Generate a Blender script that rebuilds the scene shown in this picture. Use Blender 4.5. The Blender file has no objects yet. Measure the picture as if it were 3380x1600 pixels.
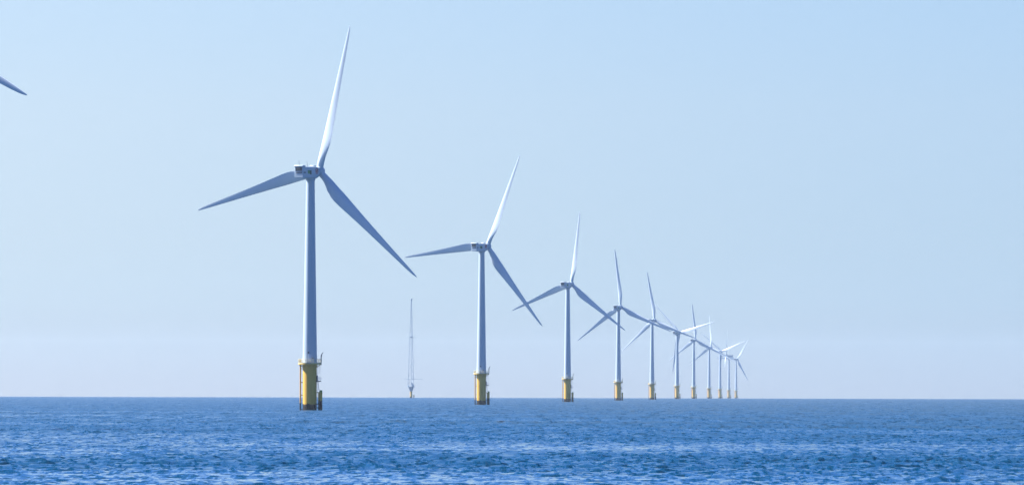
import bpy, bmesh, math, random
import numpy as np
from mathutils import Matrix, Vector

sc = bpy.context.scene
COL = sc.collection
R = math.radians

# ------------------------------------------------------------------ camera
R2 = 2 * 7.43e6                       # twice the earth's radius (with refraction)
EYE = 5.0
cam_d = bpy.data.cameras.new("camera")
cam_d.sensor_width = 36.0
cam_d.lens = 36.0 * 18525.0 / 3380.0
cam_d.clip_start = 1.0
cam_d.clip_end = 60000.0
cam = bpy.data.objects.new("camera", cam_d)
cam.matrix_world = (Matrix.Translation((0, 0, EYE)) @ Matrix.Rotation(R(90) + math.atan(490.2 / 18525.0), 4, 'X')
                    @ Matrix.Rotation(0.0025, 4, 'Z'))
COL.objects.link(cam)
sc.camera = cam

# ------------------------------------------------------------------ light
SUN_EL, SUN_AZ = R(48.5), R(-71.0)    # azimuth measured from +Y towards +X
world = bpy.data.worlds.new("World")
sc.world = world
world.use_nodes = True
wt = world.node_tree
bg = wt.nodes["Background"]
sky = wt.nodes.new("ShaderNodeTexSky")
sky.sky_type = 'NISHITA'
sky.sun_disc = False
sky.sun_elevation = SUN_EL
sky.sun_rotation = SUN_AZ
sky.air_density = 1.0
sky.dust_density = 0.15
sky.ozone_density = 4.0
sky.altitude = 0.0
# cool white balance of the photograph, paler towards the horizon and towards the sun (left)
tc_ = wt.nodes.new("ShaderNodeTexCoord")
sp_ = wt.nodes.new("ShaderNodeSeparateXYZ")
wt.links.new(tc_.outputs["Generated"], sp_.inputs[0])
rp_ = wt.nodes.new("ShaderNodeValToRGB")
cr = rp_.color_ramp
cr.elements[0].position, cr.elements[0].color = 0.0, (0.302, 0.366, 0.590, 1)
cr.elements[1].position, cr.elements[1].color = 0.30, (0.30, 0.57, 1.06, 1)
e_ = cr.elements.new(0.0091)
e_.color = (0.306, 0.382, 0.595, 1)
e_ = cr.elements.new(0.0173)
e_.color = (0.365, 0.452, 0.685, 1)
e_ = cr.elements.new(0.078)
e_.color = (0.56, 0.565, 0.66, 1)
e_ = cr.elements.new(0.05)
e_.color = (0.495, 0.518, 0.66, 1)
wt.links.new(sp_.outputs[2], rp_.inputs[0])
mr_ = wt.nodes.new("ShaderNodeMapRange")
mr_.interpolation_type = 'SMOOTHSTEP'
mr_.inputs[1].default_value, mr_.inputs[2].default_value = -0.16, 0.16
wt.links.new(sp_.outputs[0], mr_.inputs[0])
mx_ = wt.nodes.new("ShaderNodeMix")
mx_.data_type = 'RGBA'
mx_.inputs[6].default_value = (1.156, 1.107, 1.057, 1)
mx_.inputs[7].default_value = (0.925, 0.991, 1.041, 1)
wt.links.new(mr_.outputs[0], mx_.inputs[0])


def vmul(a, b):
    n = wt.nodes.new("ShaderNodeVectorMath")
    n.operation = 'MULTIPLY'
    wt.links.new(a, n.inputs[0])
    wt.links.new(b, n.inputs[1])
    return n.outputs[0]


wt.links.new(vmul(sky.outputs[0], vmul(rp_.outputs[0], mx_.outputs[2])), bg.inputs[0])
bg.inputs[1].default_value = 0.05
sun_d = bpy.data.lights.new("sun", 'SUN')
sun_d.energy = 5.0
sun_d.angle = R(0.53)
sun_d.color = (1.0, 0.97, 0.92)
sun = bpy.data.objects.new("sun", sun_d)
sdir = Vector((math.sin(SUN_AZ) * math.cos(SUN_EL), math.cos(SUN_AZ) * math.cos(SUN_EL), math.sin(SUN_EL)))
sun.rotation_euler = sdir.to_track_quat('Z', 'Y').to_euler()
COL.objects.link(sun)
sc.view_settings.view_transform = 'Standard'
sc.view_settings.look = 'None'
sc.view_settings.exposure = 2.0
sc.view_settings.gamma = 1.0


# ------------------------------------------------------------------ materials
def new_mat(name):
    m = bpy.data.materials.new(name)
    m.use_nodes = True
    return m, m.node_tree, m.node_tree.nodes["Principled BSDF"]


def nd(nt, typ, **kw):
    n = nt.nodes.new(typ)
    for k, v in kw.items():
        setattr(n, k, v)
    return n


def math_node(nt, op, a, b=None, clamp=False):
    n = nd(nt, "ShaderNodeMath", operation=op, use_clamp=clamp)
    for i, v in enumerate((a, b)):
        if v is None:
            continue
        if isinstance(v, (int, float)):
            n.inputs[i].default_value = v
        else:
            nt.links.new(v, n.inputs[i])
    return n.outputs[0]


def mix_rgb(nt, fac, a, b):
    n = nd(nt, "ShaderNodeMix", data_type='RGBA')
    for i, v in ((0, fac), (6, a), (7, b)):
        if isinstance(v, (int, float)):
            n.inputs[i].default_value = v
        elif isinstance(v, tuple):
            n.inputs[i].default_value = (*v, 1)
        else:
            nt.links.new(v, n.inputs[i])
    return n.outputs[2]


def noise(nt, vec, scale, detail=3.0, rough=0.55):
    n = nd(nt, "ShaderNodeTexNoise")
    n.inputs["Scale"].default_value = scale
    n.inputs["Detail"].default_value = detail
    n.inputs["Roughness"].default_value = rough
    nt.links.new(vec, n.inputs["Vector"])
    return n


def ramp(nt, fac, lo, hi):
    n = nd(nt, "ShaderNodeMapRange")
    n.interpolation_type = 'SMOOTHSTEP'
    n.inputs[1].default_value = lo
    n.inputs[2].default_value = hi
    nt.links.new(fac, n.inputs[0])
    return n.outputs[0]


def scaled(nt, vec, s):
    n = nd(nt, "ShaderNodeVectorMath", operation='MULTIPLY')
    nt.links.new(vec, n.inputs[0])
    n.inputs[1].default_value = s
    return n.outputs[0]


def painted(name, col, dirt, rough=0.42, streak=0.35):
    """paint with faint vertical weather streaks and patches"""
    m, nt, p = new_mat(name)
    tc = nd(nt, "ShaderNodeTexCoord").outputs["Object"]
    a = noise(nt, scaled(nt, tc, (2.6, 2.6, 0.12)), 1.0, 4).outputs["Fac"]
    b = noise(nt, tc, 0.35, 4).outputs["Fac"]
    f = math_node(nt, 'MULTIPLY', ramp(nt, a, 0.5, 0.75), streak)
    f = math_node(nt, 'ADD', f, math_node(nt, 'MULTIPLY', ramp(nt, b, 0.45, 0.8), streak * 0.5), clamp=True)
    nt.links.new(mix_rgb(nt, f, col, dirt), p.inputs["Base Color"])
    p.inputs["Roughness"].default_value = rough
    return m


def tidal(name, col, dirt, line, weed=None):
    """yellow paint over a dark, ragged weed band up to «line» metres above the water"""
    m, nt, p = new_mat(name)
    tc = nd(nt, "ShaderNodeTexCoord").outputs["Object"]
    sep = nd(nt, "ShaderNodeSeparateXYZ")
    nt.links.new(tc, sep.inputs[0])
    z = sep.outputs[2]
    a = noise(nt, scaled(nt, tc, (1.6, 1.6, 0.16)), 1.0, 5).outputs["Fac"]
    b = noise(nt, tc, 1.3, 5, 0.65).outputs["Fac"]
    f = math_node(nt, 'MULTIPLY', ramp(nt, a, 0.5, 0.72), 0.45)
    c = mix_rgb(nt, f, col, dirt)
    if weed:
        c = mix_rgb(nt, ramp(nt, z, weed[0], weed[0] + 0.5), c, weed[1])
    zz = math_node(nt, 'ADD', z, math_node(nt, 'MULTIPLY', math_node(nt, 'SUBTRACT', b, 0.5), 1.3))
    k = ramp(nt, zz, line - 0.12, line + 0.2)
    dark = mix_rgb(nt, b, (0.006, 0.006, 0.006), (0.026, 0.017, 0.011))
    nt.links.new(mix_rgb(nt, k, dark, c), p.inputs["Base Color"])
    p.inputs["Roughness"].default_value = 0.65
    p.inputs["Specular IOR Level"].default_value = 0.15
    return m


WHITE = painted("white_paint", (0.31, 0.375, 0.425), (0.27, 0.32, 0.35), 0.4, 0.3)
BLADE = painted("blade_gelcoat", (0.40, 0.46, 0.515), (0.37, 0.42, 0.46), 0.35, 0.25)
YELLOW = tidal("yellow_pile_paint", (0.50, 0.30, 0.055), (0.34, 0.17, 0.035), 1.6)
YELLOW_TUBE = tidal("yellow_tube_paint", (0.46, 0.25, 0.035), (0.30, 0.13, 0.03), 2.0)
LANDING = tidal("landing_tube_paint", (0.42, 0.27, 0.04), (0.22, 0.15, 0.04), 2.6, (4.55, (0.10, 0.22, 0.06)))
DECK_Y = painted("deck_yellow_paint", (0.46, 0.30, 0.06), (0.40, 0.26, 0.06), 0.5)
RAIL = painted("galvanised_rail", (0.50, 0.46, 0.30), (0.36, 0.32, 0.22), 0.5)
STEEL = painted("dark_steel", (0.055, 0.065, 0.085), (0.10, 0.07, 0.05), 0.5)
GREY = painted("grey_steel", (0.22, 0.24, 0.27), (0.15, 0.14, 0.13), 0.5)
MAST = painted("pale_galvanised_steel", (0.20, 0.27, 0.35), (0.18, 0.23, 0.28), 0.5)
GRILLE = painted("radiator_grille", (0.035, 0.045, 0.06), (0.06, 0.065, 0.07), 0.6)
RED = painted("red_sign_paint", (0.36, 0.05, 0.05), (0.30, 0.05, 0.05), 0.5)
GREEN = painted("green_sign_paint", (0.05, 0.22, 0.035), (0.04, 0.16, 0.03), 0.5)
DGREEN = painted("dark_green_sign_paint", (0.008, 0.05, 0.03), (0.01, 0.04, 0.03), 0.5)


# ------------------------------------------------------------------ mesh helpers
def build(name, bm, mats, parent=None, sharp=35):
    me = bpy.data.meshes.new(name)
    bm.normal_update()
    bm.to_mesh(me)
    bm.free()
    for m in (mats if isinstance(mats, (list, tuple)) else [mats]):
        me.materials.append(m)
    me.polygons.foreach_set("use_smooth", [True] * len(me.polygons))
    me.set_sharp_from_angle(angle=R(sharp))
    o = bpy.data.objects.new(name, me)
    COL.objects.link(o)
    if parent:
        o.parent = parent
    return o


def lathe(bm, prof, n=32, mat=None, idx=0):
    """surface of revolution about Z; prof = [(r, z)...] bottom to top"""
    M = mat or Matrix.Identity(4)
    rings = []
    for r, z in prof:
        if r < 1e-5:
            rings.append([bm.verts.new(M @ Vector((0, 0, z)))])
        else:
            rings.append([bm.verts.new(M @ Vector((r * math.cos(2 * math.pi * i / n), r * math.sin(2 * math.pi * i / n), z)))
                          for i in range(n)])
    for a, b in zip(rings, rings[1:]):
        for i in range(n):
            j = (i + 1) % n
            if len(a) == 1 and len(b) == 1:
                continue
            if len(a) == 1:
                f = bm.faces.new((a[0], b[j], b[i]))
            elif len(b) == 1:
                f = bm.faces.new((a[i], a[j], b[0]))
            else:
                f = bm.faces.new((a[i], a[j], b[j], b[i]))
            f.material_index = idx
    return rings


def solid(bm, prof, n=32, mat=None, idx=0):
    lathe(bm, [(0, prof[0][1])] + list(prof) + [(0, prof[-1][1])], n, mat, idx)


def tube(bm, p, q, r, n=8, idx=0):
    p, q = Vector(p), Vector(q)
    d = q - p
    M = Matrix.Translation(p) @ d.to_track_quat('Z', 'Y').to_matrix().to_4x4()
    solid(bm, [(r, 0), (r, d.length)], n, M, idx)


def path(bm, pts, r, n=8, closed=False):
    pts = [Vector(p) for p in pts]
    for a, b in zip(pts, pts[1:] + ([pts[0]] if closed else [])):
        tube(bm, a, b, r, n)


def box(bm, lo, hi, bev=0.0, seg=2, idx=0):
    g = bmesh.ops.create_cube(bm, size=1.0)
    vs = g["verts"]
    lo, hi = Vector(lo), Vector(hi)
    for v in vs:
        v.co = Vector((lo[i] + (v.co[i] + 0.5) * (hi[i] - lo[i]) for i in range(3)))
    fs = {f for v in vs for f in v.link_faces}
    for f in fs:
        f.material_index = idx
    if bev:
        es = list({e for v in vs for e in v.link_edges})
        bmesh.ops.bevel(bm, geom=es, offset=bev, segments=seg, affect='EDGES', profile=0.5)


def circle(r, z, n=40):
    return [(r * math.cos(2 * math.pi * i / n), r * math.sin(2 * math.pi * i / n), z) for i in range(n)]


def empty(name, label, cat, group=None, loc=(0, 0, 0)):
    o = bpy.data.objects.new(name, None)
    COL.objects.link(o)
    o.location = loc
    o.empty_display_size = 2
    o["label"] = label
    o["category"] = cat
    if group:
        o["group"] = group
    return o


# ------------------------------------------------------------------ the sea (a true cap of the globe, with waves)
def make_sea():
    rng = np.random.default_rng(11)
    # azimuth columns: dense in the wedge the camera looks at, coarse behind
    fine = np.arange(-0.150, 0.1501, 0.00055)
    side = [0.150]
    st = 0.0008
    while side[-1] < math.pi - 0.12:
        side.append(side[-1] + st)
        st = min(st * 1.25, 0.12)
    side = np.array(side[1:])
    th = np.concatenate([-side[::-1], fine, side])
    # radial rows
    rr = [4.0]
    while rr[-1] < 230:
        rr.append(rr[-1] + max(0.8, (230 - rr[-1]) * 0.06))
    while rr[-1] < 11600:
        r = rr[-1]
        rr.append(r + 0.20 * max(1.0, r / 300.0) ** (1.2 if r < 6000 else 1.45))
    r = np.array(rr)
    nr, nt_ = len(r), len(th)
    dth = np.gradient(th)
    X = (r[:, None] * np.sin(th)[None, :])
    Y = (r[:, None] * np.cos(th)[None, :])
    dr = np.gradient(r)
    cell = np.maximum(dr[:, None], r[:, None] * dth[None, :]).astype(np.float32)

    # gusts: slow patches where the wind roughens or calms the water
    g = np.zeros_like(X)
    for _ in range(26):
        L = math.exp(rng.uniform(math.log(25), math.log(260)))
        a = rng.normal(0, 0.55) + math.pi / 2
        k = 2 * math.pi / L
        fr = np.clip(L * 28000.0 / (r[:, None] ** 2) / 3.0 - 0.3, 0, 1)   # gusts too thin to be seen fade out
        g += fr * (L / 200.0) ** 0.35 * np.cos(k * (X * math.cos(a) + Y * math.sin(a)) + rng.uniform(0, 6.28))
    g /= g[:int(nr * .4), 40:-40].std()
    # broad belts of ruffled and smoother water lying across the bay
    Yw = Y + 14 * np.sin(X / 17.0 + 0.6) + 9 * np.sin(X / 7.3 + Y / 60.0) - 0.35 * X

    def belt(c, w):
        return np.exp(-((Yw - c) / w) ** 2)
    g = 0.75 * g + 0.6 * belt(860, 130) - (1.0 - np.clip(X, -30, 40) / 90.0) * belt(520, 95) + 0.6 * belt(390, 28) - 1.0 * belt(318, 28) + np.clip(X / 110.0, -0.6, 0.4)
    gust = np.clip(1.0 + 0.30 * g, 0.22, 1.7)

    Z = np.zeros(X.shape, np.float32)
    n1, n2 = 90, 70
    nw = n1 + n2
    lam = np.exp(np.concatenate([rng.uniform(math.log(0.5), math.log(3.0), n1), rng.uniform(math.log(3.0), math.log(12.0), n2)]))
    ang = np.concatenate([rng.normal(0.25, 0.85, n1), rng.normal(0.25, 0.6, n2)]) - math.pi / 2
    slope = np.concatenate([np.full(n1, 0.24 / math.sqrt(n1)), np.full(n2, 0.06 / math.sqrt(n2))])
    ph = rng.uniform(0, 6.28, nw)
    Xf, Yf = X, Y
    cmin = cell.min(axis=1)
    for L, a, s, p in zip(lam, ang, slope, ph):
        ok = np.nonzero(cmin < L / 2.2)[0]
        if not len(ok):
            continue
        i1 = ok[-1] + 1
        k = 2 * math.pi / L
        w = np.clip((L / cell[:i1] - 2.2) / 2.0, 0, 1)
        q = (k * (Xf[:i1] * math.cos(a) + Yf[:i1] * math.sin(a)) + p).astype(np.float32)
        c = np.cos(q)
        # sharpened crests
        Z[:i1] += (s * math.sqrt(2) / k) * w * (c + 0.15 * np.cos(2 * q))
    Z *= (gust ** 0.6).astype(np.float32)
    zz = Z - 0.12 - (X * X + Y * Y) / R2
    co = np.stack([X, Y, zz], -1).reshape(-1, 3).astype(np.float32)

    idx = np.arange(nr * nt_).reshape(nr, nt_)
    quads = np.stack([idx[:-1, :-1], idx[:-1, 1:], idx[1:, 1:], idx[1:, :-1]], -1).reshape(-1, 4)
    quads = quads[:, ::-1]
    wrap = np.stack([idx[:-1, -1], idx[:-1, 0], idx[1:, 0], idx[1:, -1]], -1).reshape(-1, 4)[:, ::-1]
    quads = np.concatenate([quads, wrap]).astype(np.int32)
    # centre cap
    me = bpy.data.meshes.new("sea")
    nq = len(quads)
    cap = idx[0, ::1][::-1].astype(np.int32)
    loops = np.concatenate([quads.ravel(), cap])
    me.vertices.add(len(co))
    me.vertices.foreach_set("co", co.ravel())
    me.loops.add(len(loops))
    me.loops.foreach_set("vertex_index", loops)
    me.polygons.add(nq + 1)
    me.polygons.foreach_set("loop_start", np.concatenate([np.arange(nq) * 4, [nq * 4]]).astype(np.int32))
    me.polygons.foreach_set("use_smooth", np.ones(nq + 1, bool))
    me.update(calc_edges=True)
    at = me.attributes.new("gust", 'FLOAT', 'POINT')
    at.data.foreach_set("value", gust.astype(np.float32).ravel())
    rip = gust * (0.09 + 0.38 * np.clip((r[:, None] - 350) / 1300, 0, 1) ** 0.6)   # slope of the waves finer than the mesh
    at = me.attributes.new("offing", 'FLOAT', 'POINT')
    at.data.foreach_set("value", np.broadcast_to(np.clip((r[:, None] - 380) / 700, 0.12, 1), X.shape).astype(np.float32).ravel())
    at = me.attributes.new("ripple", 'FLOAT', 'POINT')
    at.data.foreach_set("value", rip.astype(np.float32).ravel())

    m, nt, p = new_mat("sea_water")
    geo = nd(nt, "ShaderNodeNewGeometry")
    pos = geo.outputs["Position"]
    att = nd(nt, "ShaderNodeAttribute", attribute_name="gust")
    gu = att.outputs["Fac"]
    vec = None
    # ripples too small for the mesh: random facet slopes at three sizes
    for sc_, amp in ((2.6, 0.8), (0.8, 0.7), (0.22, 0.5)):
        n = noise(nt, pos, sc_, 3.0, 0.6)
        s = nd(nt, "ShaderNodeVectorMath", operation='SUBTRACT')
        nt.links.new(n.outputs["Color"], s.inputs[0])
        s.inputs[1].default_value = (0.5, 0.5, 0.5)
        k = scaled(nt, s.outputs[0], (amp, amp, 0.0))
        if vec is None:
            vec = k
        else:
            ad = nd(nt, "ShaderNodeVectorMath", operation='ADD')
            nt.links.new(vec, ad.inputs[0])
            nt.links.new(k, ad.inputs[1])
            vec = ad.outputs[0]
    # steeper and flatter wave faces, long across the wind, at four sizes
    fy = None
    off = nd(nt, "ShaderNodeAttribute", attribute_name="offing").outputs["Fac"]
    for sx_, sy_, amp in ((2.6, 0.62, 2.1), (1.4, 0.36, 2.2), (0.85, 0.20, 1.9), (0.42, 0.055, 1.9), (0.24, 0.015, 1.8)):
        n = noise(nt, scaled(nt, pos, (sx_, sy_, 0)), 1.0, 2.0, 0.55)
        q = math_node(nt, 'MULTIPLY', math_node(nt, 'SUBTRACT', n.outputs["Fac"], 0.5), amp)
        if sy_ < 0.1:
            q = math_node(nt, 'MULTIPLY', q, off)
        fy = q if fy is None else math_node(nt, 'ADD', fy, q)
    cv = nd(nt, "ShaderNodeCombineXYZ")
    nt.links.new(math_node(nt, 'MULTIPLY', fy, gu), cv.inputs[1])
    # wind lanes: long narrow patches of rougher and calmer water
    l1 = noise(nt, scaled(nt, pos, (0.30, 0.010, 0)), 1.0, 4, 0.65).outputs["Fac"]
    l2 = noise(nt, scaled(nt, pos, (1.1, 0.05, 0)), 1.0, 3, 0.6).outputs["Fac"]
    lane = math_node(nt, 'ADD', math_node(nt, 'MULTIPLY', l1, 1.9), math_node(nt, 'MULTIPLY', l2, 1.3))
    lane = math_node(nt, 'MAXIMUM', math_node(nt, 'SUBTRACT', lane, 0.6), 0.15)
    sm = nd(nt, "ShaderNodeVectorMath", operation='SCALE')
    nt.links.new(vec, sm.inputs[0])
    rp = nd(nt, "ShaderNodeAttribute", attribute_name="ripple")
    nt.links.new(math_node(nt, 'MULTIPLY', gu, 0.2), sm.inputs["Scale"])
    ad = nd(nt, "ShaderNodeVectorMath", operation='ADD')
    nt.links.new(geo.outputs["Normal"], ad.inputs[0])
    a2 = nd(nt, "ShaderNodeVectorMath", operation='ADD')
    nt.links.new(sm.outputs[0], a2.inputs[0])
    nt.links.new(cv.outputs[0], a2.inputs[1])
    nt.links.new(a2.outputs[0], ad.inputs[1])
    no = nd(nt, "ShaderNodeVectorMath", operation='NORMALIZE')
    nt.links.new(ad.outputs[0], no.inputs[0])
    nt.links.new(no.outputs[0], p.inputs["Normal"])
    p.inputs["Base Color"].default_value = (0.003, 0.031, 0.069, 1)
    p.inputs["IOR"].default_value = 1.333
    nt.links.new(math_node(nt, 'MULTIPLY', rp.outputs["Fac"], lane, True), p.inputs["Roughness"])
    me.materials.append(m)
    o = bpy.data.objects.new("sea", me)
    COL.objects.link(o)
    o["kind"] = "structure"
    o["label"] = "choppy blue sea reaching to the horizon"
    return o


make_sea()

# ------------------------------------------------------------------ the turbine
HUB_Z, OVER, TILT, BLADE_R = 63.2, 4.6, R(5), 40.0


def blade_bm():
    bm = bmesh.new()
    rs = [0.9, 1.6, 2.4, 3.4, 4.6, 6.0, 7.6, 9.2, 11, 13, 15.5, 18, 21, 24, 27, 30, 33, 35.5, 37.5, 38.8, 39.5, 39.85, 40.0]
    cs = [1.8, 1.8, 1.85, 2.05, 2.5, 3.0, 3.32, 3.38, 3.25, 3.0, 2.7, 2.42, 2.12, 1.85, 1.6, 1.36, 1.12, 0.92, 0.72, 0.52, 0.34, 0.2, 0.06]
    tcs = [1, 1, .96, .82, .6, .44, .35, .30, .27, .25, .23, .22, .21, .20, .19, .185, .18, .18, .18, .18, .18, .18, .18]
    tw = [20, 20, 20, 20, 19.5, 19, 18, 17, 15.5, 14, 12.3, 11, 9.5, 8.4, 7.4, 6.6, 6, 5.6, 5.3, 5, 5, 5, 5]
    N = 28
    rings = []
    for r, c, tc, t in zip(rs, cs, tcs, tw):
        blend = min(1.0, max(0.0, (r - 2.0) / 5.5))
        blend = blend * blend * (3 - 2 * blend)
        xo = 0.5 + (0.28 - 0.5) * blend          # pitch axis, fraction of chord from the leading edge
        pre = 0.9 * (r / 40.0) ** 2              # pre-bend, upwind
        tw_ = R(t + 8 * (1 - r / 70))
        ring = []
        for i in range(N):
            a = 2 * math.pi * i / N
            x = 0.5 - 0.5 * math.cos(a)          # 0 = leading edge
            sgn = 1 if math.sin(a) >= 0 else -1
            circ = 0.5 * math.sin(a)
            yt = 5 * (0.2969 * math.sqrt(x) - 0.126 * x - 0.3516 * x * x + 0.2843 * x ** 3 - 0.1036 * x ** 4)
            air = sgn * yt * tc * (0.85 if r > 9 else 1) + 0.012 * 4 * x * (1 - x)
            yy = circ * tc * (1 - blend) + air * blend if blend < 1 else air
            lx, ly = (x - xo) * c, -yy * c       # suction side looks downwind (-Y)
            # the leading edge (-X) is turned upwind (+Y) by the twist
            X = lx * math.cos(tw_) + ly * math.sin(tw_)
            Y = -lx * math.sin(tw_) + ly * math.cos(tw_)
            ring.append(bm.verts.new((X, Y + pre, r)))
        rings.append(ring)
    for a, b in zip(rings, rings[1:]):
        for i in range(N):
            j = (i + 1) % N
            bm.faces.new((a[i], a[j], b[j], b[i]))
    bm.faces.new(rings[-1])
    bm.faces.new(rings[0][::-1])
    bmesh.ops.recalc_face_normals(bm, faces=bm.faces[:])
    return bm


def nacelle_bm():
    """rounded box loft along Y; rear at -6.2, nose ring at +2.7"""
    bm = bmesh.new()
    secs = [(-6.2, 1.18, -1.45, 1.30, .22), (-6.05, 1.32, -1.58, 1.42, .30), (-4.2, 1.34, -1.66, 1.42, .32),
            (-2.0, 1.34, -1.72, 1.42, .34), (0.6, 1.34, -1.72, 1.42, .38), (1.6, 1.34, -1.66, 1.40, .50),
            (2.3, 1.30, -1.5, 1.34, .75), (2.75, 1.2, -1.28, 1.2, 1.1)]
    rings = []
    for y, hw, z0, z1, rad in secs:
        ring = []
        for cx, cz, a0 in ((hw - rad, z1 - rad, 0), (-hw + rad, z1 - rad, 90), (-hw + rad, z0 + rad, 180), (hw - rad, z0 + rad, 270)):
            for k in range(7):
                a = R(a0 + 15 * k)
                ring.append(bm.verts.new((cx + rad * math.cos(a), y, cz + rad * math.sin(a))))
        rings.append(ring)
    n = len(rings[0])
    for a, b in zip(rings, rings[1:]):
        for i in range(n):
            j = (i + 1) % n
            bm.faces.new((a[i], a[j], b[j], b[i]))
    bm.faces.new(rings[0])
    bm.faces.new(rings[-1][::-1])
    bmesh.ops.recalc_face_normals(bm, faces=bm.faces[:])
    return bm


def xf(mat, bm):
    bm.transform(mat)
    return bm


GROUP = "offshore turbines standing in one receding row"


def make_turbine():
    root = empty("wind_turbine", "", "wind turbine", GROUP)
    # --- foundation pile
    bm = bmesh.new()
    solid(bm, [(1.86, -6), (1.86, 11.5), (1.92, 11.55), (1.92, 12.1)], 56)
    build("foundation_pile", bm, YELLOW, root)
    # --- deck with railing
    bm = bmesh.new()
    solid(bm, [(3.0, 12.1), (3.12, 12.1), (3.12, 12.42), (3.05, 12.42)], 48)
    for i in range(12):
        a = 2 * math.pi * i / 12 + .2
        c, s = math.cos(a), math.sin(a)
        tube(bm, (1.9 * c, 1.9 * s, 11.35), (2.9 * c, 2.9 * s, 12.08), .07, 6)
    deck = build("deck", bm, DECK_Y, root)
    bm = bmesh.new()
    for z in (12.85, 13.2, 13.55):
        path(bm, circle(3.05, z, 36), .035 if z < 13.5 else .05, 6, True)
    for i in range(26):
        a = 2 * math.pi * i / 26
        tube(bm, (3.05 * math.cos(a), 3.05 * math.sin(a), 12.4), (3.05 * math.cos(a), 3.05 * math.sin(a), 13.55), .045, 6)
    lathe(bm, [(3.07, 12.42), (3.07, 12.62)], 36)
    build("railing", bm, RAIL, deck)
    # equipment on the left end of the deck
    bm = bmesh.new()
    box(bm, (-2.85, -.35, 12.43), (-2.25, .35, 13.3), .05)
    box(bm, (-2.75, -.2, 13.31), (-2.4, .2, 13.5), .03)
    build("cabinet", bm, DECK_Y, root)
    # --- davit crane on the right of the deck
    bm = bmesh.new()
    tube(bm, (3.02, -.3, 11.95), (3.02, -.3, 14.55), .13, 12)
    path(bm, [(3.02, -.3, 14.5), (3.2, -.32, 14.9), (3.55, -.36, 15.35)], .09, 8)
    tube(bm, (3.05, -.3, 13.6), (3.28, -.33, 14.9), .045, 6)
    box(bm, (2.88, -.48, 13.0), (3.16, -.12, 13.5), .03)
    build("davit_crane", bm, STEEL, root)
    # --- tower
    bm = bmesh.new()
    prof = [(2.02, 12.43), (2.02, 12.7), (1.93, 12.72)]
    for k in range(1, 25):
        t = k / 24
        z = 12.72 + t * (60.9 - 12.72)
        prof.append((1.93 + (1.13 - 1.93) * t ** 0.92, z))
    prof += [(1.2, 60.95), (1.34, 61.25), (1.34, 61.5)]
    solid(bm, prof, 64)
    for z in (27.5, 44.0):
        t = (z - 12.72) / 48.18
        r_ = 1.93 - .8 * t ** .92
        lathe(bm, [(r_ - .01, z - .09), (r_ + .012, z - .07), (r_ + .012, z + .07), (r_ - .01, z + .09)], 64)
    tower = build("tower", bm, WHITE, root, 25)
    bm = bmesh.new()
    box(bm, (-.35, -2.0, 13.05), (.38, -1.88, 14.85), .05)
    build("door", bm, BLADE, tower)
    bm = bmesh.new()
    box(bm, (-.5, -2.02, 15.0), (-.12, -1.84, 15.55), .04)
    build("lamp_housing", bm, STEEL, tower)
    bm = bmesh.new()
    box(bm, (.68, -1.9, 13.6), (1.02, -1.6, 13.95), .04)
    build("vent", bm, STEEL, tower)
    bm = bmesh.new()
    for i in range(3):
        box(bm, (-.75, -2.6 - .28 * i, 12.43 + .01), (.45, -2.35 - .28 * i, 13.0 - .2 * i), .02)
    build("door_steps", bm, GREY, root)
    # --- cable tube (J-tube) on the left
    bm = bmesh.new()
    tube(bm, (-2.5, 0, -5), (-2.5, 0, 12.1), .19, 16)
    for z in (11.0, 7.35, 3.95, .15):
        tube(bm, (-2.5, 0, z), (-1.8, 0, z), .1, 10)
    build("cable_tube", bm, YELLOW_TUBE, root)
    # --- caged ladder and rest platform on the right
    bm = bmesh.new()
    for y in (-.55, -.1):
        tube(bm, (2.12, y, 1.0), (2.12, y, 12.1), .04, 6)
    z = 1.2
    while z < 12:
        tube(bm, (2.12, -.55, z), (2.12, -.1, z), .022, 5)
        z += .32
    for z in (9.9, 10.6, 11.2, 11.7):
        pts = [(2.12 + .62 * math.sin(math.pi * k / 8), -.325 - .36 * math.cos(math.pi * k / 8), z) for k in range(9)]
        path(bm, pts, .035, 5)
    for k in (3, 4, 5):
        x, y = 2.12 + .62 * math.sin(math.pi * k / 8), -.325 - .36 * math.cos(math.pi * k / 8)
        tube(bm, (x, y, 9.8), (x, y, 11.8), .022, 5)
    build("ladder", bm, GREY, root)
    bm = bmesh.new()
    box(bm, (1.78, -.8, 7.5), (2.98, .45, 7.78), .03)
    box(bm, (1.84, -.7, 7.79), (2.1, -.2, 9.25), .04)
    plat = build("rest_platform", bm, STEEL, root)
    bm = bmesh.new()
    for z in (8.15, 8.5, 8.85):
        path(bm, [(2.3, -.78, z), (2.95, -.78, z), (2.95, .42, z), (2.3, .42, z)], .03, 5)
    for x, y in ((2.3, -.78), (2.62, -.78), (2.95, -.78), (2.95, -.2), (2.95, .42), (2.3, .42)):
        tube(bm, (x, y, 7.79), (x, y, 8.88), .03, 5)
    build("platform_railing", bm, WHITE, plat)
    # --- boat landing
    bm = bmesh.new()
    cap = [(.37 * math.cos(R(15 * k)), 4.98 + .37 * math.sin(R(15 * k))) for k in range(6)]
    solid(bm, [(.37, -5)] + cap, 24, Matrix.Translation((2.95, -.35, 0)))
    solid(bm, [(.37, -5)] + cap, 24, Matrix.Translation((2.95, 1.15, 0)))
    solid(bm, [(.16, -5), (.16, 4.75)], 16, Matrix.Translation((2.42, -.3, 0)))
    for z in (4.72, 1.6, .65):
        tube(bm, (1.75, -.3, z), (2.9, -.33, z), .13, 10)
        tube(bm, (1.6, .6, z), (2.95, 1.1, z), .13, 10)
    build("boat_landing", bm, LANDING, root)
    bm = bmesh.new()
    tube(bm, (2.2, -.4, 7.5), (2.5, -.42, 5.0), .06, 6)
    tube(bm, (2.2, .3, 7.5), (2.5, .3, 5.0), .06, 6)
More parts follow.
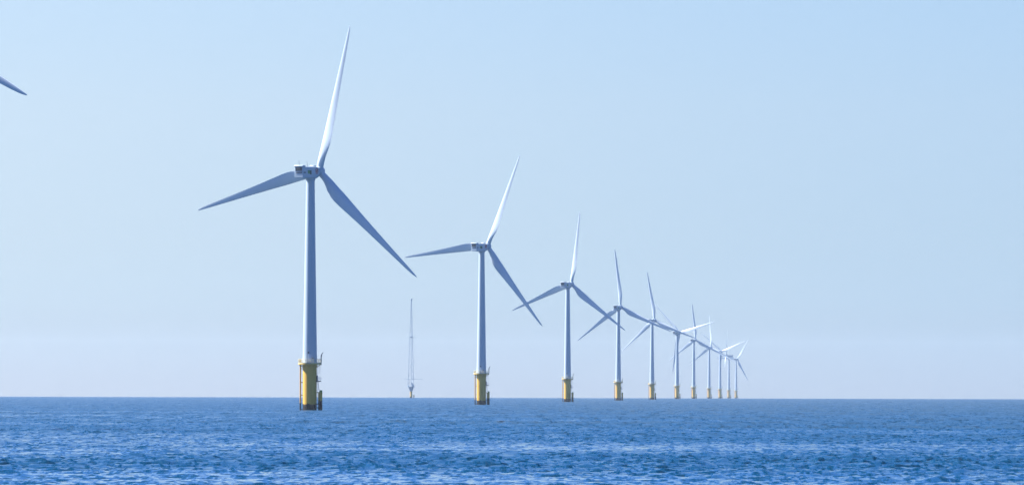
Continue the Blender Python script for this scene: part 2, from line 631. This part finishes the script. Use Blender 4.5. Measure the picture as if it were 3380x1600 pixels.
    build("access_brace", bm, GREY, root)
    # --- nacelle
    nac = build("nacelle", nacelle_bm(), WHITE, root, 30)
    nac.location = (0, 0, HUB_Z)
    bm = bmesh.new()
    box(bm, (-1.42, -6.34, 1.3), (1.42, -4.9, 1.78), .2, 4)
    build("cooler_hood", bm, WHITE, nac)
    bm = bmesh.new()
    box(bm, (-.95, -6.26, .26), (.98, -6.1, 1.26), .03)
    for k in range(6):
        box(bm, (-.93, -6.3, .36 + k * .15), (.96, -6.27, .40 + k * .15))
    build("radiator_grille", bm, GRILLE, nac)
    bm = bmesh.new()
    box(bm, (-.80, -6.26, -.30), (1.0, -6.1, .0), .03)
    build("intake_slot", bm, GRILLE, nac)
    bm = bmesh.new()
    box(bm, (1.30, -5.9, -.28), (1.352, -4.7, .0), .01)
    build("side_vent", bm, GRILLE, nac)
    bm = bmesh.new()
    box(bm, (-.6, .6, 1.40), (.7, 2.2, 1.78), .17, 3)
    build("roof_hatch", bm, BLADE, nac)
    for x, y, h in ((-.2, -5.5, 3.05), (.2, -2.0, 2.95)):
        bm = bmesh.new()
        tube(bm, (x, y, 1.40), (x, y, 2.0), .08, 8)
        tube(bm, (x, y, 2.0), (x, y - .25, h), .045, 6)
        tube(bm, (x - .25, y, 2.25), (x + .25, y, 2.25), .03, 6)
        build("weather_mast", bm, GREY, nac)
    # --- painted marks on the side of the nacelle
    bm = bmesh.new()
    box(bm, (1.33, -3.75, -.45), (1.352, -2.75, .42), .01, 1, 0)
    box(bm, (1.33, -2.74, -.65), (1.354, -1.75, .42), .01, 1, 1)
    build("green_emblem", bm, [GREEN, DGREEN], nac)
    bm = bmesh.new()
    ring_o = [(1.352, 1.05 + .62 * math.cos(2 * math.pi * k / 24), .28 + .74 * math.sin(2 * math.pi * k / 24)) for k in range(24)]
    path(bm, ring_o, .10, 6, True)
    path(bm, [(1.352, .8, -.1), (1.352, .95, .55), (1.352, 1.15, 0.0), (1.352, 1.3, .6)], .08, 6)
    build("red_emblem", bm, RED, nac)
    # --- hub (spinner) along +Y, centred on the rotor
    bm = bmesh.new()
    M = Matrix.Rotation(R(-90), 4, 'X')
    solid(bm, [(1.05, -1.75), (1.28, -1.55), (1.42, -.9), (1.45, 0), (1.36, .7), (1.1, 1.3), (.7, 1.7), (.25, 1.9)], 40, M)
    hub = build("hub", bm, WHITE, root)
    b0 = build("blade", blade_bm(), BLADE, root)
    parts = [o for o in root.children if o not in (nac, hub, b0)]
    return root, parts, nac, hub, b0


def pose(nac, hub, blades, yaw, th, pitch=0.0):
    rz = Matrix.Rotation(-R(yaw), 4, 'Z')
    nac.matrix_local = Matrix.Translation((0, 0, HUB_Z)) @ rz @ Matrix.Rotation(TILT * .35, 4, 'X')
    m = Matrix.Translation((0, 0, HUB_Z)) @ rz @ Matrix.Rotation(TILT, 4, 'X') @ Matrix.Translation((0, OVER, 0))
    hub.matrix_local = m @ Matrix.Rotation(R(th), 4, 'Y')
    for i, b in enumerate(blades):
        b.matrix_local = m @ Matrix.Rotation(R(th + 120 * i), 4, 'Y') @ Matrix.Rotation(R(pitch), 4, 'Z')


# x, distance, yaw to the right, rotor angle clockwise, label
SPOTS = [
    (-53.65, 1492, 28, 15.5, "largest whole white wind turbine, left of the lattice mast, coloured marks on its nacelle"),
    (-97.0, 740, 28, 120.6, "cut-off turbine beyond the left edge of the photo, only one dark blade tip showing"),
    (-12.18, 2258, 30, 24, "second-largest wind turbine, standing just right of the thin lattice mast"),
    (30.21, 3041, 27, 9, "third-largest wind turbine, its left blade crossing the tip of the second-largest turbine's lower blade"),
    (72.88, 3840, 22, -5, "fourth-largest turbine, upper blade upright and right blade reaching across the nacelle of the next one"),
    (113.2, 4529, 29, -8, "mid-row turbine fifth in size, nacelle hidden by its bigger neighbour's right blade"),
    (159.1, 5400, 33, -45, "sixth-largest turbine, one sunlit blade stretched right and another hanging beside its tower"),
    (198.2, 6113, 26, -4, "seventh-largest turbine, dark tipped upper blade crossed by a white sunlit blade from its left neighbour"),
    (246.2, 7000, 36, -2, "eighth-largest turbine, slim white upright blade and lower left blade crossing the tower beside it"),
    (282.8, 7620, 31, -51, "ninth-largest turbine, white blade pointing right and one blade hanging along its tower"),
    (326.5, 8440, -86, -4, "last but one turbine of the row, nacelle seen side-on pointing right, rotor edge-on"),
    (364.9, 9130, 30, 33, "smallest and farthest turbine at the right end of the row, white blade leaning right"),
]


PITCH = {4: 6.0, 5: 15.0, 7: 15.0, 10: 8.0}     # a few rotors have their blades turned further out of the wind


def place():
    root, parts, nac, hub, b0 = make_turbine()
    for n, (x, d, yaw, th, lab) in enumerate(SPOTS):
        z = -(x * x + d * d) / R2
        if n == 0:
            r_, nn, hh, b_first = root, nac, hub, b0
        else:
            r_ = root.copy()
            COL.objects.link(r_)
            for p in parts:
                c = p.copy()
                COL.objects.link(c)
                c.parent = r_
                for q in p.children:
                    s = q.copy()
                    COL.objects.link(s)
                    s.parent = c
            nn = nac.copy()
            COL.objects.link(nn)
            nn.parent = r_
            for q in nac.children:
                if q.name.startswith("red_emblem") and n > 2:
                    continue
                s = q.copy()
                COL.objects.link(s)
                s.parent = nn
            hh = hub.copy()
            COL.objects.link(hh)
            hh.parent = r_
            b_first = b0.copy()
            COL.objects.link(b_first)
            b_first.parent = r_
        bl = [b_first]
        for k in range(2):
            b = b0.copy()
            COL.objects.link(b)
            b.parent = r_
            bl.append(b)
        r_.location = (x, d, z)
        r_["label"] = lab
        pose(nn, hh, bl, yaw, th, PITCH.get(n, 0.0))


place()


# ------------------------------------------------------------------ lattice met mast
def met_mast():
    x, d = -107.4, 6000.0
    root = empty("lattice_mast", "thin grey lattice mast on the horizon between the two largest turbines",
                 "mast", None, (x, d, -(x * x + d * d) / R2))
    bm = bmesh.new()
    solid(bm, [(1.25, -4), (1.25, 7.0)], 28)
    build("foundation_pile", bm, YELLOW, root)
    bm = bmesh.new()
    solid(bm, [(1.3, 7.0), (2.9, 11.2), (2.9, 11.5)], 28)
    build("transition_cone", bm, MAST, root)
    bm = bmesh.new()
    solid(bm, [(4.3, 11.51), (4.4, 11.51), (4.4, 11.85), (4.3, 11.85)], 28)
    pl = build("platform", bm, MAST, root)
    bm = bmesh.new()
    for z in (12.4, 12.95):
        path(bm, circle(4.3, z, 20), .06, 5, True)
    for p in circle(4.3, 11.85, 16):
        tube(bm, p, (p[0], p[1], 12.95), .06, 5)
    build("railing", bm, MAST, pl)

    def leg_at(k, z):
        t = (z - 11.86) / (106 - 11.86)
        r = 3.15 * (1 - t) ** 1.05 + .45
        a = R(200 + 120 * k)
        return Vector((r * math.cos(a), r * math.sin(a), z))

    zs = list(np.linspace(11.86, 106, 25))
    for k in range(3):
        bm = bmesh.new()
        for a, b in zip(zs, zs[1:]):
            tube(bm, leg_at(k, a), leg_at(k, b), .22 - .06 * (a / 106), 6)
        build("leg", bm, MAST, root)
    bm = bmesh.new()
    for i, (a, b) in enumerate(zip(zs, zs[1:])):
        for k in range(3):
            p, q = (k, (k + 1) % 3) if i % 2 else ((k + 1) % 3, k)
            tube(bm, leg_at(p, a), leg_at(q, b), .075, 5)
            tube(bm, leg_at(p, b), leg_at(q, b), .065, 5)
    build("bracing", bm, MAST, root)
    for z, l, r in ((64.4, -4.5, 5.5), (19.9, -7.6, 12.0)):
        bm = bmesh.new()
        tube(bm, (l, -.6, z), (r, -.6, z), .13, 6)
        tube(bm, (l * .5, -.6, z), (0, -.6, z + 2.2), .07, 5)
        tube(bm, (r * .5, -.6, z), (0, -.6, z + 2.2), .07, 5)
        for xx in (l, r):
            tube(bm, (xx, -.6, z), (xx, -.6, z + 1.0), .12, 6)
        build("cross_arm", bm, MAST, root)
    bm = bmesh.new()
    box(bm, (-.9, -1.5, 64.6), (1.1, .6, 65.6), .1)
    box(bm, (-.5, -.5, 104.8), (1.6, .4, 105.4), .05)
    build("instrument_box", bm, MAST, root)
    bm = bmesh.new()
    box(bm, (.6, -2.6, 11.87), (3.0, -.8, 14.2), .1)
    box(bm, (.2, -2.4, 14.21), (1.7, -1.2, 15.9), .1)
    box(bm, (-3.4, -1.8, 11.87), (-2.3, -.8, 13.6), .1)
    build("cabinet", bm, WHITE, root)
    bm = bmesh.new()
    solid(bm, [(.5, -4), (.5, 3.2), (.3, 3.5)], 16, Matrix.Translation((3.0, -.3, 0)))
    tube(bm, (1.1, 0, 2.6), (3.0, -.3, 2.6), .15, 8)
    build("boat_landing", bm, LANDING, root)


met_mast()


# ------------------------------------------------------------------ sea haze
def haze():
    bm = bmesh.new()
    box(bm, (-12000, -12000, -24), (12000, 12000, 112))
    m = bpy.data.materials.new("sea_haze")
    m.use_nodes = True
    nt = m.node_tree
    nt.nodes.remove(nt.nodes["Principled BSDF"])
    v = nd(nt, "ShaderNodeVolumePrincipled")
    v.inputs["Color"].default_value = (0.66, 0.82, 1.0, 1)
    v.inputs["Density"].default_value = 2.2e-5
    v.inputs["Anisotropy"].default_value = 0.2
    nt.links.new(v.outputs[0], nt.nodes["Material Output"].inputs["Volume"])
    o = build("haze", bm, m)
    o["kind"] = "stuff"
    o["label"] = "thin blue sea haze"


haze()
